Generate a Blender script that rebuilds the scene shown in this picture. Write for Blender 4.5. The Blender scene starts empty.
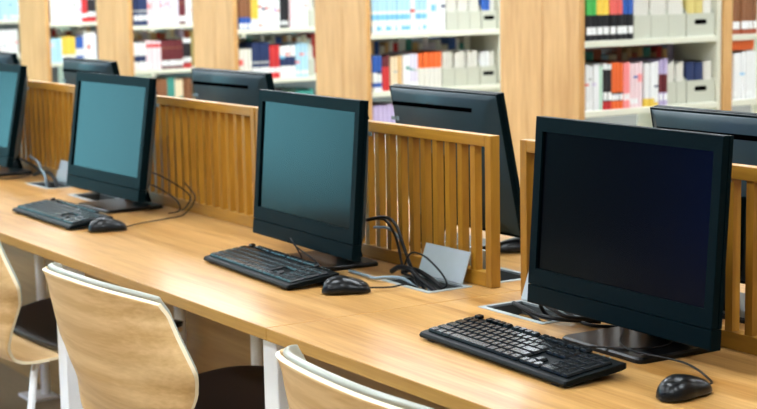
import bpy, bmesh, math, random
from mathutils import Vector, Matrix
random.seed(7)
S = bpy.context.scene
COL = S.collection
PI = math.pi

# ------------------------------------------------------------------ helpers
def lin(c):
    return tuple(((v/255)/12.92 if v/255 <= .04045 else ((v/255+.055)/1.055)**2.4) for v in c)

MATS = {}
def mat(name, rgb, rough=.5, metal=0.0, spec=.5, emit=None, estr=0.0, noise=0.0, nscale=60.0, bump=0.0, coat=0.0):
    if name in MATS: return MATS[name]
    m = bpy.data.materials.new(name); m.use_nodes = True
    nt = m.node_tree; b = nt.nodes['Principled BSDF']
    c = lin(rgb)
    b.inputs['Base Color'].default_value = (*c, 1)
    b.inputs['Roughness'].default_value = rough
    b.inputs['Metallic'].default_value = metal
    b.inputs['Specular IOR Level'].default_value = spec
    b.inputs['Coat Weight'].default_value = coat
    b.inputs['Coat Roughness'].default_value = .1
    if emit:
        b.inputs['Emission Color'].default_value = (*lin(emit), 1)
        b.inputs['Emission Strength'].default_value = estr
    if noise or bump:
        tc = nt.nodes.new('ShaderNodeTexCoord'); n = nt.nodes.new('ShaderNodeTexNoise')
        n.inputs['Scale'].default_value = nscale; n.inputs['Detail'].default_value = 4
        nt.links.new(tc.outputs['Object'], n.inputs['Vector'])
        if noise:
            mx = nt.nodes.new('ShaderNodeMix'); mx.data_type = 'RGBA'
            mx.inputs[6].default_value = (*[v*(1-noise) for v in c], 1)
            mx.inputs[7].default_value = (*[min(1, v*(1+noise)) for v in c], 1)
            nt.links.new(n.outputs['Fac'], mx.inputs[0]); nt.links.new(mx.outputs[2], b.inputs['Base Color'])
        if bump:
            bp = nt.nodes.new('ShaderNodeBump'); bp.inputs['Strength'].default_value = bump
            bp.inputs['Distance'].default_value = .002
            nt.links.new(n.outputs['Fac'], bp.inputs['Height']); nt.links.new(bp.outputs['Normal'], b.inputs['Normal'])
    MATS[name] = m
    return m

def wood(name, light, dark, grain=(1.2, 22, 22), rough=.4, figure=0.0, fig_scale=3.0, contrast=.5, spec=.5):
    """procedural oak: long fine streaks plus broad figure, along the axis with the small grain value"""
    if name in MATS: return MATS[name]
    m = bpy.data.materials.new(name); m.use_nodes = True
    nt = m.node_tree; b = nt.nodes['Principled BSDF']; L = nt.links.new
    tc = nt.nodes.new('ShaderNodeTexCoord'); mp = nt.nodes.new('ShaderNodeMapping')
    mp.inputs['Scale'].default_value = grain
    L(tc.outputs['Object'], mp.inputs['Vector'])
    n1 = nt.nodes.new('ShaderNodeTexNoise'); n1.inputs['Scale'].default_value = 1.0; n1.inputs['Detail'].default_value = 6
    n1.inputs['Roughness'].default_value = .6; n1.inputs['Distortion'].default_value = .6
    L(mp.outputs[0], n1.inputs['Vector'])
    n2 = nt.nodes.new('ShaderNodeTexNoise'); n2.inputs['Scale'].default_value = 7.0; n2.inputs['Detail'].default_value = 3
    L(mp.outputs[0], n2.inputs['Vector'])
    ad = nt.nodes.new('ShaderNodeMath'); ad.operation = 'MULTIPLY_ADD'; ad.inputs[1].default_value = .45
    L(n2.outputs['Fac'], ad.inputs[0]); L(n1.outputs['Fac'], ad.inputs[2])
    src = ad
    if figure:
        mp2 = nt.nodes.new('ShaderNodeMapping'); mp2.inputs['Scale'].default_value = tuple(g*.12 for g in grain)
        L(tc.outputs['Object'], mp2.inputs['Vector'])
        w = nt.nodes.new('ShaderNodeTexWave'); w.wave_type = 'RINGS'; w.rings_direction = 'SPHERICAL'
        w.inputs['Scale'].default_value = fig_scale
        w.inputs['Distortion'].default_value = 5.0; w.inputs['Detail'].default_value = 2
        w.inputs['Detail Scale'].default_value = 1.2
        mp2.inputs['Location'].default_value = (.9, .3, 1.7)
        L(mp2.outputs[0], w.inputs['Vector'])
        a2 = nt.nodes.new('ShaderNodeMath'); a2.operation = 'MULTIPLY_ADD'; a2.inputs[1].default_value = figure
        L(w.outputs['Fac'], a2.inputs[0]); L(ad.outputs[0], a2.inputs[2]); src = a2
    cr = nt.nodes.new('ShaderNodeValToRGB')
    mid = .72 + figure*.5
    cr.color_ramp.elements[0].position = mid - contrast*.5; cr.color_ramp.elements[0].color = (*lin(light), 1)
    cr.color_ramp.elements[1].position = mid + contrast*.5; cr.color_ramp.elements[1].color = (*lin(dark), 1)
    L(src.outputs[0], cr.inputs[0]); L(cr.outputs[0], b.inputs['Base Color'])
    b.inputs['Roughness'].default_value = rough
    b.inputs['Specular IOR Level'].default_value = spec
    MATS[name] = m
    return m

def link(name, me, parent=None):
    o = bpy.data.objects.new(name, me); COL.objects.link(o)
    if parent: o.parent = parent
    return o

def obj(name, bm, mats, parent=None, smooth=False, bevel=0, seg=2):
    bmesh.ops.recalc_face_normals(bm, faces=bm.faces)
    me = bpy.data.meshes.new(name); bm.to_mesh(me); bm.free()
    for m in (mats if isinstance(mats, (list, tuple)) else [mats]): me.materials.append(m)
    if smooth:
        for p in me.polygons: p.use_smooth = True
    o = link(name, me, parent)
    if bevel:
        md = o.modifiers.new('bevel', 'BEVEL'); md.width = bevel; md.segments = seg; md.limit_method = 'ANGLE'
        md.angle_limit = math.radians(40)
    return o

def tag(o, label, cat, group=None, kind=None):
    if label: o['label'] = label
    if cat: o['category'] = cat
    if group: o['group'] = group
    if kind: o['kind'] = kind
    return o

def thing(name, label, cat, loc=(0, 0, 0), rz=0, group=None):
    o = link(name, None); o.location = loc; o.rotation_euler = (0, 0, rz); o.empty_display_size = .05
    return tag(o, label, cat, group)

def dup(root, loc, rz, label, group=None):
    def cp(o, par):
        c = o.copy(); COL.objects.link(c)
        if par: c.parent = par
        for ch in kids.get(o, []): cp(ch, c)
        return c
    kids = {}
    for o in COL.objects:
        if o.parent: kids.setdefault(o.parent, []).append(o)
    r = cp(root, None); r.location = loc; r.rotation_euler = (0, 0, rz); r['label'] = label
    if group: r['group'] = group
    return r

def struct(name, bm, m, **k):
    o = obj(name, bm, m, **k); o['kind'] = 'structure'; return o

def box(bm, x0, x1, y0, y1, z0, z1, mi=0, T=None):
    P = [(x0,y0,z0),(x1,y0,z0),(x1,y1,z0),(x0,y1,z0),(x0,y0,z1),(x1,y0,z1),(x1,y1,z1),(x0,y1,z1)]
    v = [bm.verts.new(T @ Vector(p) if T else p) for p in P]
    for f in ((3,2,1,0),(4,5,6,7),(0,1,5,4),(1,2,6,5),(2,3,7,6),(3,0,4,7)):
        q = bm.faces.new([v[i] for i in f]); q.material_index = mi
    return bm
def B(*a, **k): return box(bmesh.new(), *a, **k)

def loft(bm, rings, cap=True, mi=0, closed=True):
    vs = [[bm.verts.new(p) for p in r] for r in rings]; n = len(vs[0])
    for a, b in zip(vs, vs[1:]):
        for i in range(n if closed else n-1):
            f = bm.faces.new((a[i], a[(i+1) % n], b[(i+1) % n], b[i])); f.material_index = mi
    if cap:
        for r in (vs[0][::-1], vs[-1]):
            f = bm.faces.new(r); f.material_index = mi
    return vs

def smooth_path(P, n=8):
    P = [Vector(p) for p in P]
    if len(P) < 3: return P
    Q = [2*P[0]-P[1]] + P + [2*P[-1]-P[-2]]; out = []
    for i in range(1, len(Q)-2):
        a, b, c, d = Q[i-1], Q[i], Q[i+1], Q[i+2]
        for k in range(n):
            t = k/n
            out.append(.5*((2*b)+(c-a)*t+(2*a-5*b+4*c-d)*t*t+(3*b-a-3*c+d)*t**3))
    out.append(P[-1]); return out

def tube(bm, P, r, n=8, seg=8, mi=0, raw=False):
    P = [Vector(p) for p in P] if raw else smooth_path(P, n)
    rings = []; nrm = None
    for i, p in enumerate(P):
        t = (P[min(i+1, len(P)-1)]-P[max(i-1, 0)]).normalized()
        if nrm is None:
            nrm = t.orthogonal().normalized()
        nrm = (nrm - t*nrm.dot(t)).normalized(); bn = t.cross(nrm)
        rr = r[min(i, len(r)-1)] if isinstance(r, list) else r
        rings.append([p + (nrm*math.cos(a)+bn*math.sin(a))*rr for a in [2*PI*k/seg for k in range(seg)]])
    loft(bm, rings, mi=mi); return bm

def slab_holes(bm, xs, ys, holes, z0, z1):
    """slab on grid lines xs, ys; cells whose centre lies in a hole are left open"""
    def hole(i, j):
        if i < 0 or j < 0 or i >= len(xs)-1 or j >= len(ys)-1: return True
        cx, cy = (xs[i]+xs[i+1])/2, (ys[j]+ys[j+1])/2
        return any(a < cx < b and c < cy < d for a, b, c, d in holes)
    V = {}
    def v(i, j, k):
        if (i, j, k) not in V: V[(i, j, k)] = bm.verts.new((xs[i], ys[j], (z0, z1)[k]))
        return V[(i, j, k)]
    for i in range(len(xs)-1):
        for j in range(len(ys)-1):
            if hole(i, j): continue
            bm.faces.new((v(i,j,1), v(i+1,j,1), v(i+1,j+1,1), v(i,j+1,1)))
            bm.faces.new((v(i,j+1,0), v(i+1,j+1,0), v(i+1,j,0), v(i,j,0)))
            for (di, dj, a, b) in ((0,-1,(i,j),(i+1,j)), (1,0,(i+1,j),(i+1,j+1)), (0,1,(i+1,j+1),(i,j+1)), (-1,0,(i,j+1),(i,j))):
                if hole(i+di, j+dj):
                    f = bm.faces.new((v(*a,0), v(*b,0), v(*b,1), v(*a,1))); f.material_index = 1
    return bm
ORD = ['first','second','third','fourth','fifth','sixth','seventh','eighth','ninth','tenth','eleventh','twelfth','thirteenth',
       'fourteenth','fifteenth','sixteenth','seventeenth','eighteenth','nineteenth','twentieth','twenty-first','twenty-second',
       'twenty-third','twenty-fourth','twenty-fifth','twenty-sixth','twenty-seventh','twenty-eighth']
LAMP, PANE, EXPOSURE = 14, 3.5, 1.56
ROWS = [
    ('A', 0, 2.447, 2.503, 2, 'green_black', 0.225),
    ('A', 0, 2.503, 2.563, 2, 'yellow_black', 0.225),
    ('A', 0, 2.563, 2.625, 2, 'coral_black', 0.225),
    ('A', 0, 2.625, 2.679, 2, 'blue_black', 0.225),
    ('A', 0, 2.682, 2.947, 3, 'FILE', None),
    ('A', 0, 2.952, 3.1, 1, 'FILEH_cream', None),
    ('A', 0, 3.195, 3.33, 6, 'brown_label', 0.21),
    ('A', 1, 2.445, 2.515, 4, 'white', 0.18),
    ('A', 1, 2.515, 2.53, 1, 'palegreen', 0.175),
    ('A', 1, 2.53, 2.571, 2, 'dark_redbase', 0.185),
    ('A', 1, 2.571, 2.633, 3, 'orange_blackbase', 0.185),
    ('A', 1, 2.633, 2.665, 2, 'pink', 0.185),
    ('A', 1, 2.665, 2.728, 3, 'palepink', 0.18),
    ('A', 1, 2.738, 2.81, 3, 'white_yellowbase', 0.178),
    ('A', 1, 2.812, 2.851, 2, 'lavender_maroon', 0.19),
    ('A', 1, 2.851, 2.952, 2, 'FILE', None),
    ('A', 1, 2.955, 3.104, 1, 'FILEH_navy', None),
    ('A', 1, 3.199, 3.335, 6, 'white', 0.2),
    ('B', 0, 2.443, 2.655, 8, 'whiteblue', 0.22),
    ('B', 0, 2.655, 2.677, 1, 'white', 0.2),
    ('B', 0, 2.677, 2.743, 3, 'whiteblue', 0.22),
    ('B', 0, 2.743, 2.849, 4, 'white', 0.215),
    ('B', 0, 2.852, 3.051, 3, 'FILE', None),
    ('B', 0, 3.054, 3.141, 1, 'FILEH_blue', None),
    ('B', 1, 2.441, 2.491, 2, 'blue_white', 0.2),
    ('B', 1, 2.494, 2.537, 2, 'maroon_red', 0.19),
    ('B', 1, 2.54, 2.575, 2, 'cream', 0.185),
    ('B', 1, 2.575, 2.607, 1, 'beige', 0.19),
    ('B', 1, 2.61, 2.646, 2, 'white', 0.195),
    ('B', 1, 2.646, 2.692, 2, 'palelilac', 0.195),
    ('B', 1, 2.692, 2.823, 5, 'orange_white', 0.2),
    ('B', 1, 2.826, 3.04, 3, 'FILE', None),
    ('B', 1, 3.043, 3.139, 1, 'FILEH_white', None),
    ('B', 2, 2.437, 2.566, 5, 'lilac', 0.2),
    ('B', 2, 2.572, 2.809, 6, 'white', 0.2),
    ('C', 0, 2.445, 2.515, 3, 'brown_blue', 0.21),
    ('C', 0, 2.518, 2.556, 2, 'yellow_white', 0.2),
    ('C', 0, 2.556, 2.626, 3, 'white_orangebase', 0.21),
    ('C', 0, 2.626, 2.686, 3, 'white', 0.22),
    ('C', 0, 2.689, 2.737, 2, 'black_label', 0.21),
    ('C', 0, 2.743, 2.806, 3, 'palepink', 0.21),
    ('C', 0, 2.806, 2.854, 2, 'white', 0.2),
    ('C', 0, 2.858, 2.897, 1, 'FILE', None),
    ('C', 1, 2.437, 2.513, 3, 'cream_yellowbase', 0.17),
    ('C', 1, 2.516, 2.619, 5, 'navy_label', 0.2),
    ('C', 1, 2.619, 2.679, 2, 'red', 0.185),
    ('C', 1, 2.679, 2.775, 3, 'white_darkpatch', 0.175),
    ('C', 1, 2.775, 2.848, 3, 'paleblue', 0.185),
    ('C', 1, 2.851, 2.891, 1, 'FILE', None),
    ('C', 2, 2.438, 2.686, 7, 'dark_redbase', 0.2),
    ('C', 2, 2.686, 2.77, 3, 'darkgreen', 0.2),
    ('C', 2, 2.77, 2.88, 4, 'teal', 0.19),
    ('D', 0, 2.441, 2.533, 4, 'navy_label', 0.21),
    ('D', 0, 2.533, 2.613, 3, 'palepink', 0.21),
    ('D', 0, 2.613, 2.733, 4, 'palelilac', 0.21),
    ('D', 0, 2.733, 2.779, 2, 'maroon_label', 0.2),
    ('D', 0, 2.779, 2.818, 2, 'white', 0.2),
    ('D', 1, 2.431, 2.511, 3, 'white_navyband', 0.17),
    ('D', 1, 2.511, 2.61, 3, 'white_pink', 0.18),
    ('D', 1, 2.61, 2.75, 6, 'maroon_label', 0.18),
    ('D', 1, 2.75, 2.806, 3, 'dark_redbase', 0.19),
    ('D', 2, 2.427, 2.587, 4, 'brown_red', 0.2),
    ('D', 2, 2.587, 2.639, 2, 'brown_red', 0.2),
    ('D', 2, 2.639, 2.691, 2, 'teal', 0.21),
    ('D', 2, 2.691, 2.743, 2, 'cream', 0.2),
    ('D', 2, 2.743, 2.802, 3, 'brown_blue', 0.2),
    ('E', 0, 2.444, 2.599, 5, 'white', 0.2),
    ('E', 0, 2.599, 2.662, 2, 'palelilac', 0.2),
    ('E', 0, 2.662, 2.701, 2, 'red', 0.21),
    ('E', 0, 2.701, 2.761, 3, 'dark_redbase', 0.2),
    ('E', 1, 2.433, 2.512, 3, 'paleblue', 0.17),
    ('E', 1, 2.512, 2.606, 4, 'yellow', 0.18),
    ('E', 1, 2.609, 2.665, 2, 'blue_white', 0.18),
    ('E', 1, 2.665, 2.757, 4, 'white', 0.2),
    ('F', 0, 2.558, 2.697, 6, 'paleblue', 0.2),
    ('F', 1, 2.543, 2.682, 6, 'white', 0.2),
]

# ------------------------------------------------------------------ materials
M_desk = wood('desk_oak', (204,160,98), (162,114,54), (1.1, 20, 20), .3, contrast=.36)
M_edge = wood('desk_edge_oak', (190,146,72), (160,112,46), (1.1, 20, 30), .45)
M_panelwood = wood('divider_wood', (178,128,34), (136,90,12), (14, 14, 1.6), .45)
M_railwood = wood('divider_rail_wood', (178,128,34), (136,90,12), (1.6, 14, 14), .45)
M_modesty = wood('modesty_oak', (190,152,90), (162,120,62), (1.1, 20, 20), .5)
M_endpanel = wood('bookcase_oak', (226,180,120), (186,136,76), (9, 9, .8), .5, contrast=.42)
M_ply = wood('chair_plywood', (238,202,148), (206,162,104), (1.3, 18, 24), .38, figure=.2, fig_scale=2.2, contrast=.6)
M_plyedge = mat('plywood_edge', (240,224,190), .5)
M_pad = mat('pale_vinyl', (160,163,150), .32, bump=.05, nscale=300)
M_seatpad = mat('dark_vinyl', (30,22,20), .5, bump=.1, nscale=300)
M_white = mat('white_powdercoat', (250,252,255), .4)
M_black = mat('black_plastic', (2,15,19), .42, spec=.045, bump=.06, nscale=900)
M_gloss = mat('glossy_black', (4,6,8), .3, spec=.25)
M_kbody = mat('keyboard_plastic', (2,9,12), .4, spec=.1)
M_key = mat('key_plastic', (3,9,12), .25, spec=.28)
M_mouse = mat('mouse_plastic', (5,8,11), .28, spec=.35)
M_back = mat('back_cover_plastic', (32,54,62), .42, spec=.45)
M_tray = mat('tray_steel', (62,66,65), .6)
M_rubber = mat('black_rubber', (10,10,11), .6, spec=.3)
M_cable = mat('black_cable', (8,9,11), .45, spec=.3)
M_greycable = mat('grey_cable', (120,140,150), .45)
M_screen = mat('screen_glass', (1,2,3), .2, spec=.11)
M_slot = mat('recess_shade_black', (2,2,3), .9, spec=0)  # flat black standing in for shade inside slots and holes
M_mark = mat('pale_mark', (120,140,145), .4)
M_alu = mat('brushed_aluminium', (176,186,188), .42, metal=.25, noise=.06, nscale=40)
M_shelf = mat('shelf_steel', (222,222,204), .45)
M_filebox = mat('file_box_board', (196,198,182), .7)
M_paper = mat('paper', (232,228,215), .8)
M_carpet = mat('carpet', (156,140,112), .95, noise=.25, nscale=90, bump=.4)
M_wall = mat('wall_paint', (150,148,142), .8, noise=.03, nscale=8)
M_ceil = mat('ceiling_paint', (165,165,163), .8, noise=.03, nscale=8)
M_lamp = mat('lamp_diffuser', (255,255,255), .5, emit=(240,248,255), estr=LAMP)
M_pane = mat('teal_glow_pane', (200,225,235), .3, emit=(122,208,226), estr=PANE)  # added glow out of view, reflected as teal in the screens
M_darkwall = mat('dark_wall_paint', (26,28,32), .8, noise=.05, nscale=8)
M_bluepane = mat('blue_glow_pane', (30,70,160), .4, emit=(24,70,190), estr=PANE*.6)  # added blue glow, reflected as the tint on the nearest screen
M_frame = mat('glow_pane_frame', (225,225,222), .5)

# ------------------------------------------------------------------ the room
XL, XR, YF, YB, ZC = -19.0, 6.0, -5.5, 8.5, 3.1
struct('floor', B(XL, XR, YF, YB, -.1, 0), M_carpet)
struct('ceiling', B(XL, XR, YF, YB, ZC, ZC+.1), M_ceil)
struct('wall_left', B(XL-.1, XL, YF, YB, 0, ZC), M_wall)
struct('wall_right', B(XR, XR+.1, YF, YB, 0, ZC), M_wall)
struct('wall_back', B(XL, XR, YB, YB+.1, 0, ZC), M_wall)
# front wall (behind the viewer's left shoulder) with added panes for screens to reflect
glow_panes = [(-18.6 + 1.5*i, -18.6 + 1.5*i + 1.4) for i in range(5)] + [(-5.8, -4.5)]
zs0, zs1 = .03, 2.85
bm = bmesh.new()
xs = sorted([XL, XR] + [v for w in glow_panes for v in w]); zz = [0, zs0, zs1, ZC]
for i in range(len(xs)-1):
    for j in range(3):
        cx = (xs[i]+xs[i+1])/2
        if j == 1 and any(a < cx < b for a, b in glow_panes): continue
        box(bm, xs[i], xs[i+1], YF-.1, YF, zz[j], zz[j+1])
struct('wall_front', bm, M_darkwall)
for i, (a, b) in enumerate(glow_panes):
    w = struct('glow_pane_%d' % (i+1), B(a, b, YF-.07, YF-.05, zs0, zs1), M_bluepane if i == 5 else M_pane)  # unseen glowing slabs, added only for the screen reflections
    bm = bmesh.new(); t = .05
    for x0, x1, z0, z1 in ((a, a+t, zs0, zs1), (b-t, b, zs0, zs1), (a+t, b-t, zs0, zs0+t), (a+t, b-t, zs1-t, zs1), ((a+b)/2-.02, (a+b)/2+.02, zs0+t, zs1-t)):
        box(bm, x0, x1, YF-.05, YF-.02, z0, z1)
    obj('glow_pane_frame', bm, M_frame, w)

# ceiling lamps in rows, the frontmost added to brighten chair backs and legs
k = 0
lamp0 = None
for j, y in enumerate((-4.3, -2.6, -.6, 1.3, 5.2, 7.2)):
    for i, x in enumerate((-11.5, -8.6, -5.7, -2.8, .1, 3.0)):
        lab = 'unseen long white ceiling lamp, %s from left in the %s row from the front wall' % (ORD[i], ORD[j])
        if lamp0 is None:
            lamp0 = thing('ceiling_light', lab, 'ceiling light', (x, y, ZC), 0, 'ceiling lamps over the reading room')
            bm = B(-.62, .62, -.17, .17, -.035, -.002); obj('housing', bm, M_white, lamp0, bevel=.004)
            obj('diffuser', B(-.6, .6, -.15, .15, -.042, -.0355), M_lamp, lamp0)
        else:
            dup(lamp0, (x, y, ZC), 0, lab, 'ceiling lamps over the reading room')

for i, x in enumerate((-8.3, -6.95, -5.6, -4.3, -2.95, -1.4)):  # extra lamps added above the aisles to brighten the books
    dup(lamp0, (x, 3.1, ZC), PI/2, 'added ceiling lamp brightening a bookcase aisle, %s from the left of six' % ORD[i], 'ceiling lamps over the reading room')

# ------------------------------------------------------------------ desks
DT, DH = .025, .75
DLEN, DDEP = 2.19, 1.165
PB_Y0, PB_Y1 = .437, .542
def cable_box(desk, x0, x1, y0, y1, hinge):
    """flush metal trough with its lid swung up against the divider; hinge=+1 back edge, -1 front edge"""
    rim, dep = .008, .07
    bm = bmesh.new(); zt = DH+.0015
    xs = [x0-.004, x0+rim, x1-rim, x1+.004]; ys = [y0-.004, y0+rim, y1-rim, y1+.004]
    for i in range(3):
        for j in range(3):
            if i == 1 and j == 1: continue
            box(bm, xs[i], xs[i+1], ys[j], ys[j+1], DH+.0003, zt)
    for a in ((x0+.002, x0+.004, y0+.002, y1-.002), (x1-.004, x1-.002, y0+.002, y1-.002), (x0+.004, x1-.004, y0+.002, y0+.004), (x0+.004, x1-.004, y1-.004, y1-.002)):
        box(bm, *a, DH-dep, DH+.0003)
    box(bm, x0+.004, x1-.004, y0+.004, y1-.004, DH-dep-.002, DH-dep)
    cb = obj('cable_box', bm, M_alu, desk)
    bm = bmesh.new(); box(bm, x0+.0045, x1-.0045, y0+.0045, y1-.0045, DH-dep+.0002, DH-dep+.0008)
    for a in ((x0+.0042, x0+.005, y0+.005, y1-.005), (x1-.005, x1-.0042, y0+.005, y1-.005), (x0+.005, x1-.005, y0+.0042, y0+.005), (x0+.005, x1-.005, y1-.005, y1-.0042)):
        box(bm, *a, DH-dep+.001, DH-.004)
    obj('tray_lining', bm, M_tray, cb)
    # lid
    ang = math.radians(20)*hinge
    yh = (y1-.004) if hinge > 0 else (y0+.004)
    T = Matrix.Translation((0, yh, DH+.003)) @ Matrix.Rotation(-ang, 4, 'X')
    obj('lid', B(x0+.002, x1-.022, -.0015, .0015, .001, .071, T=T), M_alu, cb)
    bm = B(x0+.02, x0+.1, y0+.03, y1-.03, DH-dep+.0015, DH-.028)
    for q in range(2):
        box(bm, x0+.03+q*.036, x0+.056+q*.036, y0+.038, y1-.038, DH-.0275, DH-.025, mi=1)
    obj('socket_strip', bm, [M_white, M_slot], cb)
    return cb

def make_desk(x0, label, legs):
    x1 = x0 + DLEN
    d = thing('desk', label, 'desk', (0, 0, 0), 0, 'shared computer desks')
    a, b = x0+.0008, x1-.0008
    hs = []
    for hx0, hx1 in ((x0+.089, x0+.289), (x1-.286, x1-.094)):
        for hy0, hy1 in ((PB_Y0, PB_Y1), (DDEP-PB_Y1, DDEP-PB_Y0)):
            hs.append((hx0, hx1, hy0, hy1))
    xs = sorted({a, b} | {v for h in hs for v in h[:2]}); ys = sorted({0.0, DDEP} | {v for h in hs for v in h[2:]})
    obj('desktop', slab_holes(bmesh.new(), xs, ys, hs, DH-DT, DH), [M_desk, M_edge], d, bevel=.0012, seg=1)
    for h in hs: cable_box(d, *h, 1 if h[2] < DDEP/2 else -1)
    for lx in legs:
        for y0, y1 in ((.03, .09), (DDEP-.09, DDEP-.03)):
            obj('leg', B(lx, lx+.057, y0, y1, .0, DH-DT-.0005), M_white, d, bevel=.003)
    bm = bmesh.new()
    for y in (.10, DDEP-.10-.03): box(bm, x0+.1, x1-.1, y, y+.03, DH-DT-.045, DH-DT-.0005)
    obj('frame_rail', bm, M_white, d)
    obj('modesty_panel', B(a, b, .53, .548, .004, DH-DT-.0005), M_modesty, d)
    return d
make_desk(-2.19, 'oak desk in the middle, with two monitors between visible white front legs', (-.072, -1.18, -2.17))
make_desk(0, 'oak desk nearest the viewer, right of the seam, carrying the dark-screened monitor', (1.01, 2.12))
make_desk(-4.38, 'oak desk at far left, carrying the monitor cut off by the left edge', (-2.262, -3.37, -4.36))
# slim posts with flat feet in front of the modesty panel
post0 = None
for x, lab in ((-2.53, 'slim white post on a flat foot, leftmost under the desks'), (-1.43, 'slim white post under the desk behind the left of the big chair back'), (-.97, 'slim white post under the desk seen left of the front leg')):
    if post0 is None:
        post0 = thing('floor_post', lab, 'post', (x, .49, 0), 0, 'slim posts under the desks')
        bm = bmesh.new(); tube(bm, [(0, 0, .012), (0, 0, .724)], .016, seg=16, raw=True); obj('post', bm, M_white, post0)
        obj('foot_plate', B(-.07, .05, -.075, .03, .0, .0115), M_white, post0, bevel=.003)
    else: dup(post0, (x, .49, 0), 0, lab, 'slim posts under the desks')

# ------------------------------------------------------------------ slatted dividers
PH, PD0, PD1 = .3235, .5676, .5916
def make_divider(x0, x1, label):
    t = thing('divider', label, 'desk divider', ((x0+x1)/2, (PD0+PD1)/2, DH), 0, 'slatted dividers along the desks')
    w, d = (x1-x0)/2, (PD1-PD0)/2
    r = .028
    bm = bmesh.new()
    box(bm, -w+.0215, w-.0215, -d, d, .0005, .031); box(bm, -w+.0215, w-.0215, -d, d, PH-.024, PH)
    obj('rail', bm, M_railwood, t, bevel=.001, seg=1)
    for s in (-1, 1):
        c = s*(w-.0105)
        obj('end_post', B(c-.0105, c+.0105, -d, d, .0005, PH), M_panelwood, t, bevel=.001, seg=1)
    bm = bmesh.new(); n = round((2*w-.043)/.0475); st = (2*w-.043)/n
    for i in range(1, n):
        c = -w+.0215+st*i
        box(bm, c-.0085, c+.0085, -d+.003, d-.003, .0305, PH-.0235)
    obj('slat_infill', bm, M_panelwood, t)
    return t
for x0, x1, lab in ((-1.089, -.05, 'slatted oak divider right of the middle monitor, ending at the open metal lid'),
                    (.05, 1.09, 'slatted oak divider behind the front dark-screened monitor'),
                    (-2.14, -1.095, 'slatted oak divider between the middle monitor and the one left of it'),
                    (-3.28, -2.245, 'slatted oak divider at far left, behind the leftmost monitors'),
                    (1.096, 2.14, 'slatted oak divider furthest right along the front desk'),
                    (-4.33, -3.286, 'slatted oak divider furthest left along the desks')):
    make_divider(x0, x1, lab)

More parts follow.
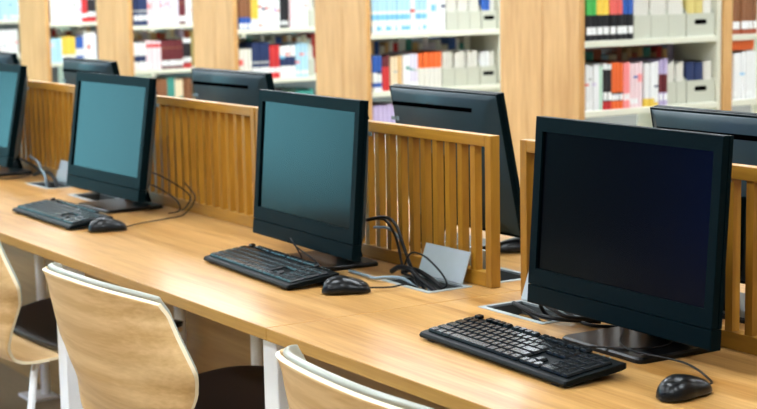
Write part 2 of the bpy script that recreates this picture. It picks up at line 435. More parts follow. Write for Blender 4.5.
# ------------------------------------------------------------------ monitors
MW, MH, MT = .50, .349, .022
def make_monitor(x, y, rz, tilt, label, group, z0=.046, MW=.50):
    t = thing('monitor', label, 'computer monitor', (x, y, DH), rz, group)
    T = Matrix.Translation((0, 0, z0)) @ Matrix.Rotation(-tilt, 4, 'X')
    w = MW/2
    # front bezel, one ring with a recessed opening
    bm = bmesh.new()
    def rect(x0, x1, y, a, b): return [T @ Vector(p) for p in ((x0, y, a), (x1, y, a), (x1, y, b), (x0, y, b))]
    sx, sz0, sz1 = w-.021, .066, MH-.027
    loft(bm, [rect(-sx, sx, .006, sz0, sz1), rect(-sx, sx, 0.0005, sz0, sz1), rect(-w+.001, w-.001, 0, .036, MH-.001),
              rect(-w, w, .002, .0355, MH), rect(-w, w, .012, .0355, MH), rect(-w+.0018, w-.0018, .0125, .037, MH-.0018), rect(-w+.0018, w-.0018, .0145, .037, MH-.0018),
              rect(-w, w, .015, .0355, MH), rect(-w, w, MT, .0355, MH)])
    obj('bezel', bm, M_black, t)
    obj('screen', B(-sx+.0002, sx-.0002, .0052, .0060, sz0+.0002, sz1-.0002, T=T), M_screen, t)
    bm = bmesh.new()
    loft(bm, [rect(-w+.002, w-.002, -.0006, .002, .0335), rect(-w, w, .001, .0, .0345), rect(-w, w, MT, .0, .0345)])
    obj('chin', bm, M_black, t)
    bm = bmesh.new()
    PRF = [(z_, d_, .012+d_*1.15) for z_, d_ in ((MH-.005, .006), (MH-.016, .0125), (MH-.027, .0175), (MH-.047, .024), (MH-.075, .0295), (MH-.11, .034), (MH-.16, .038), (.05, .042))]
    bm = bmesh.new()
    def bring(i):
        z, d, ins = PRF[i]; return [Vector((-w+ins, MT+d, z)), Vector((-w+ins*.55+.006, MT+d*.55, z)), Vector((-w+.004, MT+.0003, z))]
    g = []
    for i in range(len(PRF)):
        h = bring(i); row = h[::-1] + [Vector((-p.x, p.y, p.z)) for p in h]
        if i == 0: row = [Vector((p.x, MT+.0003+(p.y-MT)*.2, MH-.0035)) for p in row], row
        else: row = (row,)
        for r_ in row: g.append([bm.verts.new(T @ p) for p in r_])
    low = [bm.verts.new(T @ Vector((p.x, MT+.0003, .006))) for p in [Vector((-w+.004, 0, 0)), Vector((-w+.02, 0, 0)), Vector((-w+.05, 0, 0)), Vector((w-.05, 0, 0)), Vector((w-.02, 0, 0)), Vector((w-.004, 0, 0))]]
    g.append(low)
    for a, b in zip(g, g[1:]):
        for q in range(5): bm.faces.new((a[q], a[q+1], b[q+1], b[q]))
    bk = obj('back_cover', bm, M_back, t, smooth=True)
    def on_back(z):
        for (za, da, _), (zb, db, _) in zip(PRF, PRF[1:]):
            if zb <= z <= za:
                k_ = (za-z)/(za-zb); return T @ Matrix.Translation((0, MT+da+(db-da)*k_, z)) @ Matrix.Rotation(math.atan2(db-da, za-zb), 4, 'X')
    bm = bmesh.new(); x_ = w-.035
    box(bm, -x_+.045, x_, -.002, .0010, -.0050, .0050, T=on_back(MH-.037))
    obj('vent_slot_shade', bm, M_slot, bk)  # raised black slab painting the shade of the recess
    bm = bmesh.new()
    for a, b, h in ((w-.020, w-.024, .009), (w-.027, w-.031, .009), (w-.034, w-.038, .009), (w-.043, w-.052, .011)):
        box(bm, b-.012, a-.012, -.001, .0012, -h/2, h/2, T=on_back(MH-.074))
    obj('logo_mark', bm, M_mark, bk)
    # stand
    bm = bmesh.new()
    ring = [(-.05, .0), (.05, .0), (.05, .016), (-.05, .016)]
    P = [(T @ Vector((0, MT+.035, .2))), (T @ Vector((0, MT+.05, .15))), Vector((0, .105, .08)), Vector((0, .125, .013))]
    loft(bm, [[p+Vector((a, b, 0)) for a, b in ring] for p in P])
    obj('stand_neck', bm, M_black, t, bevel=.003)
    bm = bmesh.new(); 
    def rr(w_, d0, d1, z, r=.012):
        o = []
        for cx, cy, a0 in ((w_-r, d0+r, -90), (w_-r, d1-r, 0), (-w_+r, d1-r, 90), (-w_+r, d0+r, 180)):
            for q in range(4):
                a = math.radians(a0+q*30); o.append(Vector((cx+r*math.cos(a), cy+r*math.sin(a), z)))
        return o
    loft(bm, [rr(.111, -.029, .150, .0005), rr(.111, -.029, .150, .007), rr(.108, -.026, .147, .0105)])
    obj('stand_base', bm, M_gloss, t)
    return t
G1, G2 = 'monitors on the near side of the desks', 'monitors on the far side of the desks'
make_monitor(.532, .398, -.027, .068, 'black monitor nearest the viewer, its dark screen tinted blue at top right', G1)
make_monitor(-.546, .385, -.044, .080, 'black monitor in the middle, left of the raised metal lid', G1)
make_monitor(-1.731, .391, .03, .145, 'black monitor with a pale teal screen, leaning back, second from left', G1)
make_monitor(-2.83, .40, .03, .2, 'black monitor cut off by the left edge of the photo', G1)
for x, y, rz, lab in ((.415, .885, PI, 'back of the far-side monitor nearest the viewer, above the right divider'),
                      (-.56, .885, PI, 'back of the far-side monitor rising between the middle monitor and front monitor'),
                      (-1.72, .90, PI+.04, 'back of the far-side monitor just left of the middle monitor'),
                      (-2.79, .885, PI, 'back of the far-side monitor behind the teal-screened one'),
                      (-3.79, .885, PI, 'back of the far-side monitor at the far left edge')):
    make_monitor(x, y, rz, .20, lab, G2, MW=.455)

# ------------------------------------------------------------------ keyboards
KM = {}
def key_mesh(w, d):
    k_ = (round(w, 4), round(d, 4))
    if k_ not in KM:
        bm = bmesh.new(); h = .0065
        def r(a, b, z, dz=0): return [(-a, -b, z), (a, -b, z), (a, b, z+dz), (-a, b, z+dz)]
        loft(bm, [r(w/2, d/2, 0), r(w/2, d/2, .002), r(w/2-.0017, d/2-.0015, h-.0008), r(w/2-.0023, d/2-.002, h)])
        bmesh.ops.recalc_face_normals(bm, faces=bm.faces)
        me = bpy.data.meshes.new('key'); bm.to_mesh(me); bm.free(); me.materials.append(M_key); KM[k_] = me
    return KM[k_]
def key_layout():
    u = .0187; out = []
    def row(y, x, ws, d=1.0):
        for w in ws:
            if w > 0: out.append((x*u+w*u/2, y, w*u-.0022, d*u-.0022))
            x += abs(w)
    Y = [5.25*u, 4*u, 3*u, 2*u, 1*u, 0]
    row(Y[0], 0, [1, -1, 1, 1, 1, 1, -.5, 1, 1, 1, 1, -.5, 1, 1, 1, 1], .85)
    row(Y[1], 0, [1]*13+[2]); row(Y[2], 0, [1.5]+[1]*12+[1.5]); row(Y[3], 0, [1.75]+[1]*11+[2.25])
    row(Y[4], 0, [2.25]+[1]*10+[2.75]); row(Y[5], 0, [1.25, 1.25, 1.25, 6.25, 1.25, 1.25, 1.25, 1.25])
    x = 15.3
    row(Y[0], x, [1, 1, 1], .85); row(Y[1], x, [1, 1, 1]); row(Y[2], x, [1, 1, 1]); row(Y[4], x+1, [1]); row(Y[5], x, [1, 1, 1])
    x = 18.6
    row(Y[1], x, [1]*4); row(Y[2], x, [1]*3); row(Y[3], x, [1]*3); row(Y[4], x, [1]*3); row(Y[5], x, [2, 1])
    out.append((x*u+3.5*u, 2.5*u, u-.0022, 2*u-.0022)); out.append((x*u+3.5*u, .5*u, u-.0022, 2*u-.0022))
    return out
KEYS = key_layout()
def make_keyboard(x, y, rz, label):
    """x, y: middle of the front edge"""
    t = thing('keyboard', label, 'keyboard', (x, y, DH+.0006), rz, 'black keyboards on the desks')
    w, d = .2225, .128
    bm = bmesh.new()
    # wedge body in side profile (y, z), lofted across
    prof = [(0.002, .0035), (0, .008), (.003, .0125), (.012, .0145), (d-.006, .0275), (d, .0255), (d, .017), (d-.012, .014), (.01, .0035)]
    rings = []
    for sx, s in ((-w, .93), (-w+.003, 1), (w-.003, 1), (w, .93)):
        rings.append([(sx, d/2+(a-d/2)*s, .015+(b-.015)*s) for a, b in prof])
    loft(bm, rings); obj('body', bm, M_kbody, t, bevel=.0008, seg=1)
    bm = bmesh.new()
    for s in (-1, 1): box(bm, s*.17-.018, s*.17+.018, .104, .116, .0, .016)
    for s in (-1, 1): box(bm, s*.19-.01, s*.19+.01, .006, .014, .0, .0045)
    obj('foot', bm, M_rubber, t)
    sl = math.atan2(.013, d-.018)
    T = Matrix.Translation((-.2085, .0212, .0152)) @ Matrix.Rotation(sl, 4, 'X')
    ks = sorted(KEYS, key=lambda k: (k[1] > .09, k[0]) if k[1] > .09 else (False, 0))
    rest = [k for k in KEYS if k[1] > .09][:4]
    for kx, ky, kw, kd in KEYS:
        if (kx, ky, kw, kd) in rest: continue
        o = link('key', key_mesh(kw, kd), t); o.matrix_local = T @ Matrix.Translation((kx, ky, .0005))
    bm = bmesh.new()
    for kx, ky, kw, kd in rest: box(bm, kx-kw/2+.001, kx+kw/2-.001, ky-kd/2+.001, ky+kd/2-.001, .0005, .007, T=T)
    o = obj('key', bm, M_key, t, bevel=.001); o['kind'] = 'stuff'
    bm = bmesh.new()
    for i in range(3): box(bm, .3+.06+i*.016, .3+.063+i*.016, .1, .102, .001, .0018, T=T)
    obj('indicator_light', bm, M_mark, t)
    return t
make_keyboard(.475, .168, -.045, 'black keyboard in front of the nearest monitor')
make_keyboard(-.511, .218, -.05, 'black keyboard in front of the middle monitor')
make_keyboard(-1.612, .157, 0.0, 'black keyboard in front of the teal-screened monitor, second from left')

# ------------------------------------------------------------------ mice
def make_mouse(x, y, rz, label, cable):
    t = thing('computer_mouse', label, 'mouse', (x, y, DH+.0004), rz, 'black mice on the desks')
    L_, W_, H_ = .104, .060, .038
    rings = []; NS, NA = 18, 22
    for i in range(NS+1):
        s = i/NS; yy_ = -L_/2 + L_*s
        e = max(.001, 1-abs(2*s-1)**2.6)**(1/2.6)
        hw = W_/2*e*(1-.1*math.sin(PI*s)**2*(1 if .45 < s < .85 else .6))
        hz = H_*(e**.75)*(1.0-.38*max(0, s-.40)/.60 - .08*max(0, .3-s)/.3)
        ring = []
        for a in range(NA):
            th = 2*PI*a/NA; c, sn = math.cos(th), math.sin(th)
            px = hw*math.copysign(abs(c)**.75, c)
            pz = .0015+.006*e + (hz-.0075*e)*abs(sn)**.9 if sn >= 0 else .0015+.006*e*(1-abs(sn)**.5)
            px *= 1-.10*max(0, sn)
            ring.append((px, yy_, pz))
        rings.append(ring)
    bm = bmesh.new(); loft(bm, rings); obj('shell', bm, M_mouse, t, smooth=True)
    bm = bmesh.new(); tube(bm, [(-.0035, .029, .0190), (.0035, .029, .0190)], .0068, seg=16, raw=True); obj('scroll_wheel', bm, M_rubber, t)
    bm = bmesh.new(); tube(bm, [(0, .010, .0325), (0, .016, .0308), (0, .020, .0295)], .0006, seg=6); obj('button_seam', bm, M_slot, t)
    bm = bmesh.new(); Mi = (Matrix.Translation((x, y, DH)) @ Matrix.Rotation(rz, 4, 'Z')).inverted()
    tube(bm, [(0, .046, .010), (0, .055, .009)] + [Mi @ Vector(p) for p in cable], .0019, seg=8)
    obj('cable', bm, M_cable, t, smooth=True)
    return t
Z = DH
make_mouse(.838, .283, .12, 'black mouse at the right edge, beside the nearest keyboard', [(.80, .375, Z+.004), (.72, .395, Z+.014), (.62, .375, Z+.0175), (.555, .40, Z+.0175), (.51, .44, Z+.0175), (.45, .50, Z+.0165), (.425, .515, Z+.0160), (.40, .525, Z+.009), (.375, .53, Z+.004)])
make_mouse(-.200, .300, -.45, 'black mouse beside the middle monitor, its cord running to the open box', [(-.17, .395, Z+.006), (-.165, .43, Z+.008), (-.17, .475, Z-.01)])
make_mouse(-1.325, .240, -.25, 'black mouse beside the keyboard of the teal-screened monitor', [(-1.36, .35, Z+.006), (-1.40, .45, Z+.005), (-1.44, .52, Z+.006), (-1.43, .55, Z+.05), (-1.47, .54, Z+.09)])
make_mouse(-2.63, .33, 0, 'black mouse only just in view at the left edge', [(-2.62, .42, Z+.003), (-2.66, .52, Z+.003)])
make_mouse(-.385, .885, 2.6, 'black mouse on the far side, seen through the gap between dividers', [(-.36, .80, Z+.003), (-.34, .78, Z+.003)])

# ------------------------------------------------------------------ loose cables
def cable(name, label, P, r=.0026, m=None, group='cables at the desk boxes'):
    bm = bmesh.new(); tube(bm, P, r, seg=8)
    return tag(obj(name, bm, m or M_cable, smooth=True), label, 'cable', group)
cable('power_cable', 'thick black cable arching highest from the middle monitor to the open box', [(-.37,.46,Z+.12),(-.325,.478,Z+.13),(-.295,.488,Z+.115),(-.27,.495,Z+.06),(-.25,.50,Z+.02),(-.22,.505,Z-.01),(-.19,.50,Z-.035)], .0038)
cable('power_cable', 'black cable dropping steeply beside the middle monitor', [(-.38,.475,Z+.12),(-.34,.49,Z+.12),(-.315,.50,Z+.085),(-.30,.505,Z+.03),(-.285,.50,Z+.008),(-.235,.49,Z+.006),(-.20,.485,Z-.02)], .0032)
cable('network_cable', 'grey cable dropping from the middle monitor beside the black ones', [(-.38,.485,Z+.10),(-.34,.50,Z+.10),(-.31,.515,Z+.07),(-.295,.52,Z+.025),(-.27,.515,Z+.006),(-.22,.515,Z-.004),(-.20,.51,Z-.02)], .003, M_greycable)
cable('network_cable', 'grey cable with a pale plug lying across the open box beside the middle mouse', [(-.40,.43,Z+.004),(-.32,.425,Z+.005),(-.275,.418,Z+.007),(-.245,.43,Z+.012),(-.22,.455,Z+.010),(-.20,.475,Z-.008),(-.185,.49,Z-.02)], .0036, M_greycable)
cable('power_cable', 'thin black loop curling in front of the raised metal lid', [(-.27,.49,Z+.02),(-.245,.485,Z+.05),(-.215,.48,Z+.065),(-.175,.485,Z+.06),(-.14,.50,Z+.03),(-.125,.505,Z+.005),(-.145,.50,Z-.008)], .0022)
cable('power_cable', 'thick black plug lead lying in the open box by the lid', [(-.30,.478,Z+.012),(-.27,.48,Z+.025),(-.235,.485,Z+.024),(-.20,.488,Z+.008),(-.165,.49,Z-.004),(-.125,.492,Z-.02)], .006)
cable('power_cable', 'second thick black plug lead lying deeper in the open box by the lid', [(-.29,.50,Z+.008),(-.25,.505,Z+.02),(-.21,.51,Z+.012),(-.165,.515,Z-.006),(-.12,.518,Z-.025)], .005)
# keyboard lead of the middle monitor, looping up in front of the chin
cable('keyboard_cable', 'thin black keyboard lead looping in front of the middle monitor chin', [(-.50,.352,Z+.02),(-.49,.358,Z+.03),(-.515,.352,Z+.062),(-.545,.362,Z+.066),(-.53,.366,Z+.05),(-.46,.37,Z+.03),(-.43,.385,Z+.012),(-.40,.44,Z+.0135)], .0018)
cable('keyboard_cable', 'thin black keyboard lead crossing the glossy base of the nearest monitor', [(.475,.300,Z+.018),(.50,.325,Z+.012),(.53,.355,Z+.0125),(.585,.40,Z+.0128),(.60,.46,Z+.0128),(.55,.535,Z+.0130),(.52,.558,Z+.0125),(.48,.562,Z+.004)], .0018)
# nearest box
cable('power_cable', 'black cable looping over the open box left of the nearest monitor', [(.20,.50,Z-.02),(.165,.485,Z+.004),(.175,.455,Z+.02),(.22,.45,Z+.016),(.26,.455,Z+.009),(.31,.47,Z+.008),(.36,.52,Z+.006)], .0042)
cable('power_cable', 'black cable standing in a second loop beside the nearest monitor', [(.26,.50,Z-.02),(.235,.48,Z+.012),(.255,.462,Z+.032),(.30,.455,Z+.026),(.335,.462,Z+.018),(.38,.50,Z+.016),(.40,.56,Z+.006)], .0042)
cable('power_cable', 'black cable lying flat behind the nearest monitor', [(.24,.53,Z+.006),(.30,.505,Z+.006),(.36,.49,Z+.004),(.40,.515,Z+.004),(.42,.555,Z+.004)], .0035)
# far side of the gap
cable('power_cable', 'black cable rising from the far-side box between the two dividers', [(-.19,.68,Z-.02),(-.185,.685,Z+.02),(-.19,.69,Z+.055),(-.225,.70,Z+.085),(-.29,.74,Z+.08)], .003)
cable('power_cable', 'stout black plug standing in the far-side box between the two dividers', [(-.185,.665,Z-.03),(-.186,.668,Z+.0),(-.187,.672,Z+.022)], .009)
# third monitor
cable('power_cable', 'thin black cable bowing out right of the teal-screened monitor, upper of two', [(-1.60,.47,Z+.12),(-1.53,.49,Z+.11),(-1.45,.525,Z+.075),(-1.44,.54,Z+.05),(-1.48,.545,Z+.02),(-1.53,.555,Z+.004)], .002)
cable('power_cable', 'thin black cable bowing out right of the teal-screened monitor, lower of two', [(-1.60,.455,Z+.085),(-1.53,.475,Z+.08),(-1.47,.51,Z+.045),(-1.46,.515,Z+.015),(-1.50,.50,Z+.004)], .002)
# fourth monitor / third box
cable('power_cable', 'black cable tangle end reaching the box right of the leftmost monitor', [(-2.70,.50,Z+.06),(-2.60,.50,Z+.05),(-2.50,.50,Z+.03),(-2.44,.495,Z+.008),(-2.40,.49,Z-.02)], .004)
cable('power_cable', 'thick black lead lying across the box right of the leftmost monitor', [(-2.60,.51,Z+.012),(-2.50,.50,Z+.03),(-2.42,.50,Z+.034),(-2.36,.495,Z+.012),(-2.33,.49,Z-.02)], .0065)
cable('network_cable', 'grey cable draped over the box right of the leftmost monitor', [(-2.66,.52,Z+.07),(-2.56,.51,Z+.06),(-2.47,.49,Z+.04),(-2.40,.475,Z+.03),(-2.38,.47,Z-.01)], .0045, M_greycable)

# ------------------------------------------------------------------ chairs
def chair_profile():
    """centre-line of the bent shell from seat front to back top: (y, z, half width)"""
    P = [(.17, .470, .22), (.15, .476, .262), (.08, .479, .295), (-.02, .474, .29), (-.11, .462, .265), (-.19, .446, .235), (-.255, .440, .222),
         (-.295, .448, .216), (-.317, .475, .222), (-.334, .525, .244), (-.343, .56, .260), (-.354, .615, .284), (-.360, .642, .299), (-.365, .660, .306), (-.372, .682, .300), (-.391, .745, .275), (-.400, .785, .266), (-.412, .816, .260)]
    return P
def spline(P, n):
    out = []
    Q = [tuple(2*a-b for a, b in zip(P[0], P[1]))] + P + [tuple(2*a-b for a, b in zip(P[-1], P[-2]))]
    for i in range(1, len(Q)-2):
        for k_ in range(n):
            t = k_/n
            out.append(tuple(.5*((2*b)+(c-a)*t+(2*a-5*b+4*c-d)*t*t+(3*b-a-3*c+d)*t**3) for a, b, c, d in zip(Q[i-1], Q[i], Q[i+1], Q[i+2])))
    out.append(P[-1]); return out
PROF = spline(chair_profile(), 4)
NV = len(PROF); NU = 24
def shell_pt(i, u, off=0.0, shrink=0.0, ext=0.0):
    y, z, hw = PROF[i]
    a, b = PROF[max(0, i-1)], PROF[min(NV-1, i+1)]
    ty, tz = b[0]-a[0], b[1]-a[1]; l = math.hypot(ty, tz); ny, nz = tz/l, -ty/l     # towards the sitter
    if nz < 0 and abs(ty) > abs(tz): ny, nz = -ny, -nz
    back = min(1, max(0, (z-.49)/.12)) if i > NV*.4 else 0
    seat = 1-back
    curl = back*(.058*u*u+.030*u**4-.042)
    x = (hw-shrink)*u
    yy_, zz_ = y + ny*(off+curl), z + nz*off
    top = max(0, (i-(NV-1-8))/8) if i > NV-10 else 0
    zz_ -= top*(.022*u*u - .006 + .004*abs(u)**9)                      # arched upper edge with rounded corners
    zz_ += seat*(-.010*(1-u*u) if i < NV*.4 else 0)
    return Vector((x, yy_+ (ext*ty/l if i == NV-1 else 0), zz_ + (ext*tz/l if i == NV-1 else 0)))
def strip(i0, i1, off0, off1, shrink=0.0, ext=0.0, mats=(0, 1)):
    bm = bmesh.new(); g = [[], []]
    for i in range(i0, i1+1):
        for q, off in enumerate((off0, off1)):
            g[q].append([bm.verts.new(shell_pt(i, -1+2*k_/NU, off, shrink, ext)) for k_ in range(NU+1)])
    n = i1-i0
    for i in range(n):
        for k_ in range(NU):
            bm.faces.new((g[0][i][k_], g[0][i][k_+1], g[0][i+1][k_+1], g[0][i+1][k_]))
            bm.faces.new((g[1][i][k_], g[1][i+1][k_], g[1][i+1][k_+1], g[1][i][k_+1]))
        for k_ in (0, NU):
            f = bm.faces.new((g[0][i][k_], g[0][i+1][k_], g[1][i+1][k_], g[1][i][k_])); f.material_index = mats[1]
    for i in (0, n):
        for k_ in range(NU):
            f = bm.faces.new((g[0][i][k_], g[0][i][k_+1], g[1][i][k_+1], g[1][i][k_])); f.material_index = mats[1]
    return bm
def make_chair(x, y, rz, label):
    t = thing('chair', label, 'chair', (x, y, 0), rz, 'plywood chairs pulled up to the desks')
    def fin(o):
        for p in o.data.polygons: p.use_smooth = p.material_index == 0
        return o
    fin(obj('shell', strip(0, NV-1, 0, .008), [M_ply, M_plyedge], t))
    ib = next(i for i in range(NV) if i > NV*.4 and PROF[i][1] > .54)
    o = obj('back_pad', strip(ib, NV-1, .0085, .021, .020, .006), [M_pad, M_pad], t, smooth=True, bevel=.004, seg=3)
    o['label'] = 'pale vinyl back pad'
    o = obj('seat_pad', strip(1, 19, .0105, .026, .006), [M_seatpad, M_seatpad], t, smooth=True, bevel=.004, seg=3)
    o['label'] = 'dark vinyl seat pad'
    for s in (-1, 1):
        bm = bmesh.new(); tube(bm, [(s*.14, -.06, .446), (s*.15, -.19, .432), (s*.165, -.225, .42), (s*.20, -.255, .33), (s*.30, -.35, .012)], .0105, seg=12)
        leg = obj('leg', bm, M_white, t, smooth=True)
        bm = bmesh.new(); tube(bm, [(s*.30, -.35, .0), (s*.30, -.35, .014)], .0125, seg=12, raw=True); obj('foot_cap', bm, M_rubber, leg)
        bm = bmesh.new(); tube(bm, [(s*.14, -.06, .446), (s*.15, .06, .454), (s*.16, .10, .440), (s*.16, .12, .34), (s*.165, .165, .012)], .0105, seg=12)
        leg = obj('leg', bm, M_white, t, smooth=True)
        bm = bmesh.new(); tube(bm, [(s*.165, .165, .0), (s*.165, .165, .014)], .0125, seg=12, raw=True); obj('foot_cap', bm, M_rubber, leg)
    bm = bmesh.new(); tube(bm, [(-.14, -.08, .442), (.14, -.08, .442)], .010, seg=10, raw=True); tube(bm, [(-.15, .04, .450), (.15, .04, .450)], .010, seg=10, raw=True)
    obj('seat_frame', bm, M_white, t)
    return t
make_chair(-.385, .191, .03, 'plywood chair fully in view, pulled up at the middle monitor')
make_chair(.65, .185, -.09, 'plywood chair nearest the viewer, only its curved back top in view')
make_chair(-1.47, .232, .03, 'plywood chair at left edge with dark seat and white legs')
make_chair(-2.68, .12, .0, 'plywood chair mostly hidden, furthest left under the desk')

# ------------------------------------------------------------------ bookcases
CY0 = 2.4
CASES = {'A': (-2.471, -1.982), 'B': (-3.919, -3.467), 'C': (-5.222, -4.75), 'D': (-6.546, -6.071), 'E': (-7.902, -7.404), 'F': (-9.17, -8.70)}
CNAME = {'A': 'rightmost bookcase', 'B': 'second bookcase from the right', 'C': 'third bookcase from the right', 'D': 'fourth bookcase from the right', 'E': 'second bookcase from the left', 'F': 'leftmost bookcase'}
SHZ = [.12, .38, .64, .90, 1.16, 1.42, 1.68]
ROWZ = {0: 1.16, 1: .90, 2: .64}
for cn, (x0, x1) in CASES.items():
    t = thing('bookcase', 'oak-ended library bookcase with pale steel shelves, ' + CNAME[cn], 'bookcase', ((x0+x1)/2, CY0, 0), 0, 'bookcases beyond the desks')
    w = (x1-x0)/2
    bm = bmesh.new(); sp = w*.10
    box(bm, -w, sp-.0015, 0, .026, .0, 1.74); box(bm, sp+.0015, w, 0, .026, .0, 1.74); box(bm, -w+.001, w-.001, .004, .025, .001, 1.739)
    obj('end_panel', bm, M_endpanel, t, bevel=.0015, seg=1)
    bays = [(.027, .705), (.777, 1.37)] if cn == 'A' else [(.027, .75)]
    for b0, b1 in bays:
        for z in SHZ:
            obj('shelf', B(-w+.008, w-.008, b0, b1, z-.024, z), M_shelf, t, bevel=.002, seg=1)
        obj('upright', B(-w+.012, w-.012, b1-.0005, b1+.022, 0, 1.72), M_shelf, t)
    if cn == 'A':
        obj('wood_upright', B(-w, w, .7280, .7765, 0, 1.74), M_endpanel, t, bevel=.0015, seg=1)
    obj('back_divider', B(-.004, .004, .027, bays[-1][1], .02, .62), M_shelf, t)

# ------------------------------------------------------------------ books
CO = {'white': (236,238,238), 'offwhite': (226,224,214), 'cream': (238,220,186), 'beige': (222,184,130), 'palegreen': (196,226,206), 'black': (22,24,30), 'dark': (40,36,42),
      'red': (204,50,52), 'maroon': (104,36,44), 'orange': (236,108,48), 'pink': (246,150,150), 'palepink': (240,214,218), 'lilac': (190,176,214), 'palelilac': (222,216,232),
      'blue': (44,92,176), 'ltblue': (124,196,232), 'paleblue': (176,218,238), 'navy': (34,52,96), 'green': (70,176,84), 'yellow': (240,204,80), 'coral': (230,104,96), 'brown': (140,92,60),
      'darkgreen': (52,84,70), 'teal': (64,150,140), 'grey': (188,190,186), 'redbrown': (170,84,54), 'khaki': (214,196,120)}
# style: base colour, painted bands (z0, z1, colour), paper label (z0, z1) or None, words
ST = {'green_black': ('green', [(0, .095, 'black')], (.022, .050), 'green-topped black'), 'yellow_black': ('yellow', [(0, .095, 'black')], (.022, .050), 'yellow-topped black'),
      'coral_black': ('coral', [(0, .095, 'black')], (.022, .050), 'coral-topped black'), 'blue_black': ('blue', [(0, .095, 'black')], (.022, .050), 'blue-topped black'),
      'brown_label': ('brown', [(0, .018, 'redbrown')], (.02, .05), 'brown'), 'white': ('white', [], None, 'white'), 'palegreen': ('palegreen', [], None, 'pale green'),
      'dark_redbase': ('dark', [(0, .03, 'red'), (.15, .18, 'white')], (.035, .065), 'dark red-footed'), 'orange_blackbase': ('orange', [(.03, .062, 'black')], (.033, .055), 'orange'),
      'pink': ('pink', [], (.03, .055), 'pink'), 'palepink': ('palepink', [], None, 'pale pink'), 'white_yellowbase': ('white', [(0, .03, 'yellow')], None, 'white yellow-footed'),
      'lavender_maroon': ('lilac', [(.05, .12, 'maroon')], (.02, .045), 'lilac and maroon'), 'whiteblue': ('white', [(.012, .032, 'ltblue'), (.06, .085, 'ltblue'), (.10, .2, 'paleblue')], None, 'white blue-banded'),
      'blue_white': ('white', [(.02, .04, 'blue'), (.085, .2, 'blue')], None, 'blue and white'), 'maroon_red': ('maroon', [(0, .11, 'red')], None, 'maroon and red'), 'cream': ('cream', [], None, 'cream'),
      'beige': ('beige', [], None, 'beige'), 'palelilac': ('palelilac', [], None, 'pale lilac'), 'orange_white': ('orange', [(0, .095, 'offwhite')], None, 'orange white-footed'), 'lilac': ('lilac', [(0, .06, 'white')], None, 'lilac'),
      'brown_blue': ('brown', [(0, .06, 'blue')], (.004, .03), 'brown and blue'), 'yellow_white': ('yellow', [(0, .05, 'white')], None, 'yellow white-footed'), 'white_orangebase': ('white', [(.012, .022, 'orange')], None, 'white orange-lined'),
      'black_label': ('black', [], (.016, .036), 'black'), 'cream_yellowbase': ('offwhite', [(0, .022, 'yellow')], None, 'off-white yellow-footed'), 'navy_label': ('navy', [(.08, .09, 'grey')], (.03, .06), 'navy'),
      'red': ('red', [], (.03, .055), 'red'), 'white_darkpatch': ('white', [(.06, .11, 'navy')], None, 'white dark-patched'), 'paleblue': ('paleblue', [], None, 'pale blue'), 'darkgreen': ('darkgreen', [], (.02, .05), 'dark green'),
      'teal': ('teal', [], (.02, .05), 'teal'), 'maroon_label': ('maroon', [(.12, .126, 'brown')], (.018, .05), 'maroon'), 'white_navyband': ('white', [(.05, .085, 'navy')], None, 'white navy-banded'),
      'white_pink': ('palepink', [(.13, .15, 'red')], None, 'pink-topped white'), 'yellow': ('yellow', [(0, .05, 'offwhite')], None, 'yellow'), 'brown_red': ('brown', [(0, .05, 'red')], (.055, .08), 'brown red-footed'),
      'paper': ('offwhite', [], None, 'thin pale'), 'khaki': ('khaki', [], None, 'khaki'), 'dark': ('dark', [], None, 'dark'), 'brown': ('brown', [], None, 'brown'), 'redbrown': ('redbrown', [], None, 'reddish brown'),
      'black': ('black', [], None, 'black'), 'beige2': ('beige', [], None, 'tan'), 'blue': ('blue', [], None, 'blue'), 'navy': ('navy', [], None, 'navy'), 'orange': ('orange', [], None, 'orange')}
def cm(c): return mat('cover_'+c, CO[c], .45)
TITLES = ['ltblue', 'pink', 'grey', 'lilac', 'navy', 'teal', 'palelilac', 'red', 'blue', 'coral']
def book_mesh(th, h, dep, style, title=None):
    base, bands, lab, words = ST[style]; bands = list(bands) + ([title] if title else [])
    used = [base] + [b[2] for b in bands]; names = list(dict.fromkeys(used))
    lv = sorted({0, h} | {v for b in bands for v in b[:2] if v < h})
    hw = th/2; sp = [(0, -hw), (.0035, -hw*.55), (.0045, 0), (.0035, hw*.55), (0, hw), (-dep, hw), (-dep, -hw)]
    bm = bmesh.new()
    rings = [[bm.verts.new((a, b, z)) for a, b in sp] for z in lv]; n = len(sp)
    for q in range(len(lv)-1):
        zc = (lv[q]+lv[q+1])/2; c = base
        for b0, b1, bc in bands:
            if b0 <= zc <= b1: c = bc
        for i in range(n):
            f = bm.faces.new((rings[q][i], rings[q][(i+1) % n], rings[q+1][(i+1) % n], rings[q+1][i]))
            f.material_index = len(names) if i == 5 else names.index(c)
    bm.faces.new(rings[0][::-1]).material_index = names.index(base)
    top = bm.faces.new(rings[-1]); top.material_index = names.index(base)
    # page block sunk between the boards
    r = bmesh.ops.inset_region(bm, faces=[top], thickness=min(.0022, hw*.3)); top.material_index = len(names)
    for v in top.verts: v.co.z -= .003
    return bm, [cm(x) for x in names] + [M_paper]
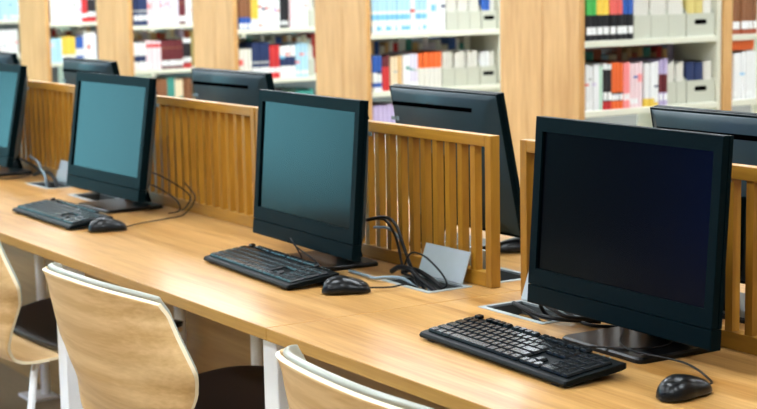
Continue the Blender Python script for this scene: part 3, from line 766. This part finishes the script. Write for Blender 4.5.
def make_book(x, y, z, th, h, dep, style, label, group, flip=False, lean=0.0, name='book', labelled=True):
    title = None
    if labelled and CO[ST[style][0]][1] > 205 and style != 'whiteblue' and random.random() < .45:
        q = random.uniform(.07, .12); title = (q, q+random.choice((.008, .014, .03)), random.choice(TITLES))
    bm, ms = book_mesh(th, h, dep, style, title)
    o = obj(name, bm, ms); tag(o, label, 'book', group); o.location = (x, y, z); o.rotation_euler = (lean, 0, PI if flip else 0)
    lab = ST[style][2] or ((.014, .034) if random.random() < .5 else None)
    if lab and labelled:
        hw = th/2*.9
        sp = [(.0008, -hw), (.0042, -hw*.55), (.0051, 0), (.0042, hw*.55), (.0008, hw)]
        bm = bmesh.new(); loft(bm, [[(a, b, zz_) for a, b in sp] + [(a-.0004, b, zz_) for a, b in sp[::-1]] for zz_ in lab])
        obj('spine_label', bm, mat('label_paper', (244,246,246), .6), o)
    return o
FBX = {}
def make_file_box(x, y, z, th, label, hole, row):
    """open magazine file, low front to +X"""
    t = thing('magazine_file', label, 'file box', (x, y, z), 0, 'pale magazine files on the bookcases')
    d, hl, hb, k_ = .2, .088, (.150 if row else .185), .0022
    hw = th/2
    for s in (-1, 1):
        bm = bmesh.new(); y0, y1 = (s*hw, s*(hw-k_))
        P = [(0, 0), (-d, 0), (-d, hb), (-.09, hb), (0, hl)]
        loft(bm, [[(a, yq, b) for a, b in P] for yq in (y0, y1)]); obj('side', bm, M_filebox, t)
    e = hw-k_-.0002
    if hole:
        bm = bmesh.new(); a, zc, r = min(.024, e*.55), .055, .010
        out = [(-e, 0), (e, 0), (e, hl), (-e, hl)]
        N = 8; inn = [( a*.999+r*math.cos(q), zc+r*math.sin(q)) for q in [(-PI/2+PI*i/N) for i in range(N+1)]] + [(-a+r*math.cos(q), zc+r*math.sin(q)) for q in [(PI/2+PI*i/N) for i in range(N+1)]]
        for xx in (0, -k_):
            vo = [bm.verts.new((xx, p, q)) for p, q in out]; vi = [bm.verts.new((xx, p, q)) for p, q in inn]
            eo = [bm.edges.new((vo[i], vo[(i+1) % 4])) for i in range(4)]; ei = [bm.edges.new((vi[i], vi[(i+1) % len(vi)])) for i in range(len(vi))]
            bmesh.ops.triangle_fill(bm, use_beauty=True, edges=eo+ei)
        obj('front_panel', bm, M_filebox, t)
        obj('finger_hole_shade', B(-k_-.004, -k_-.0005, -a-r-.002, a+r+.002, zc-r-.002, zc+r+.002), M_slot, t)  # black slab behind the opening, painting the shade inside
    else:
        obj('front_panel', B(-k_, 0, -e, e, 0, hl), M_filebox, t)
    obj('base', B(-d+.0005, -k_-.0055, -e, e, 0.0003, .003), M_filebox, t)
    return t
GB = 'books shelved in the bookcases'
count = {}
def nxt(cn, row, bay):
    k_ = (cn, row, bay); count[k_] = count.get(k_, -1)+1; return ORD[count[k_]] if count[k_] < len(ORD) else 'last'
RN = {0: 'upper', 1: 'middle', 2: 'lower'}
fcount = {}
for cn, row, y0, y1, n, style, h in ROWS:
    if h and row == 1: h *= .84 if cn == 'B' else .95
    x0, x1 = CASES[cn]; z = ROWZ[row]+.0006; X = x1-.022
    bay2 = cn == 'A' and y0 > 3.1
    where = '%s shelf, %s' % (RN[row], CNAME[cn]) + (' second bay' if bay2 else '')
    if style.startswith('FILE'):
        w = (y1-y0)/n
        for i in range(n):
            yc = y0+w*(i+.5); k_ = (cn, row); fcount[k_] = fcount.get(k_, -1)+1
            q = ORD[fcount[k_]]
            hole = style.startswith('FILEH')
            th = min(w-.002, .15 if hole else .115)
            make_file_box(X, yc, z, th, 'pale %s file, %s from left on %s' % ('finger-holed' if hole else 'plain', q, where), hole, row)
            inner = {'FILE': 'paper', 'FILEH_cream': 'khaki', 'FILEH_navy': 'navy', 'FILEH_blue': 'blue_white', 'FILEH_white': 'white'}[style]
            m_ = max(2, int(th/.016)) if inner == 'paper' else 3
            bw = (th-.010)/m_
            for b in range(m_):
                st = inner if inner == 'paper' or b < 2 else 'paper'
                make_book(X-.012, yc-th/2+.005+bw*(b+.5), z+.0036, bw*.92, random.uniform(.152, .166) if row else .215, .17, st,
                          '%s booklet %s in magazine file %s, %s' % (ST[st][3], ORD[b], q, where.replace(' from the ', ' from ')), 'booklets standing in the magazine files', name='booklet', labelled=False)
        continue
    w = (y1-y0)/n
    for i in range(n):
        hh = h*(1+random.uniform(-.025, .015)); th = w*random.uniform(.93, .985)
        make_book(X+random.uniform(-.004, .004), y0+w*(i+.5), z, th, hh, random.uniform(.15, .18), style,
                  '%s book, %s from left on %s' % (ST[style][3], nxt(cn, row, bay2), where), GB)
# orange volume laid flat on the white ones past the upright
o = make_book(CASES['A'][1]-.022-.0, 3.235, .90+.207, .050, .130, .16, 'orange', 'orange book lying flat on white books, rightmost bookcase', GB, labelled=False)
o.rotation_euler = (PI/2, 0, 0); o.location = (CASES['A'][1]-.03, 3.32, .90+.1955+.0255)
# far-side rows, seen over the tops of the near ones on the middle shelf
pal = ['beige2', 'paper', 'white', 'cream', 'redbrown', 'lilac', 'paper', 'teal', 'palelilac', 'white', 'brown', 'paleblue', 'red', 'beige2', 'khaki', 'white', 'blue', 'paper']
for cn in 'ABCDE':
    x0, x1 = CASES[cn]; y = CY0+.035; i = 0
    yend = CY0+.74 if cn != 'A' else CY0+.70
    while y < yend-.04:
        th = random.uniform(.022, .045); st = random.choice(pal)
        make_book(x1-.225, y+th/2, .9006, th*.97, random.uniform(.185, .228), random.uniform(.14, .17), st,
                  '%s book behind the others, %s along middle shelf, %s' % (ST[st][3], ORD[i], CNAME[cn].replace('from the ', 'from ')), 'books in the rear rows of the shelves', labelled=False)
        y += th; i += 1

# ------------------------------------------------------------------ light, camera
W = bpy.data.worlds.new('World'); S.world = W; W.use_nodes = True
W.node_tree.nodes['Background'].inputs[0].default_value = (.55, .7, .8, 1); W.node_tree.nodes['Background'].inputs[1].default_value = .3

cam = bpy.data.cameras.new('camera'); co = bpy.data.objects.new('camera', cam); COL.objects.link(co)
F_, yaw, pit, rol = 1605.944, 1.0070348528415658, -0.13887864787914503, -0.018502663330741232
f = Vector((-math.sin(yaw)*math.cos(pit), math.cos(yaw)*math.cos(pit), math.sin(pit)))
r = Vector((math.cos(yaw), math.sin(yaw), 0)); u = r.cross(f)
c, s = math.cos(rol), math.sin(rol)
r2, u2 = c*r+s*u, c*u-s*r
M = Matrix(((r2.x, u2.x, -f.x), (r2.y, u2.y, -f.y), (r2.z, u2.z, -f.z))).to_4x4()
M.translation = Vector((2.639204, -1.410998, 1.399612))
co.matrix_world = M
cam.sensor_fit = 'HORIZONTAL'; cam.sensor_width = 36; cam.lens = F_/757*36
cam.clip_start = .05; cam.clip_end = 60
cam.dof.use_dof = True; cam.dof.focus_distance = 2.85; cam.dof.aperture_fstop = 7.0
S.camera = co
S.view_settings.view_transform = 'Standard'; S.view_settings.look = 'None'; S.view_settings.gamma = 1
S.view_settings.use_curve_mapping = False
S.view_settings.exposure = EXPOSURE
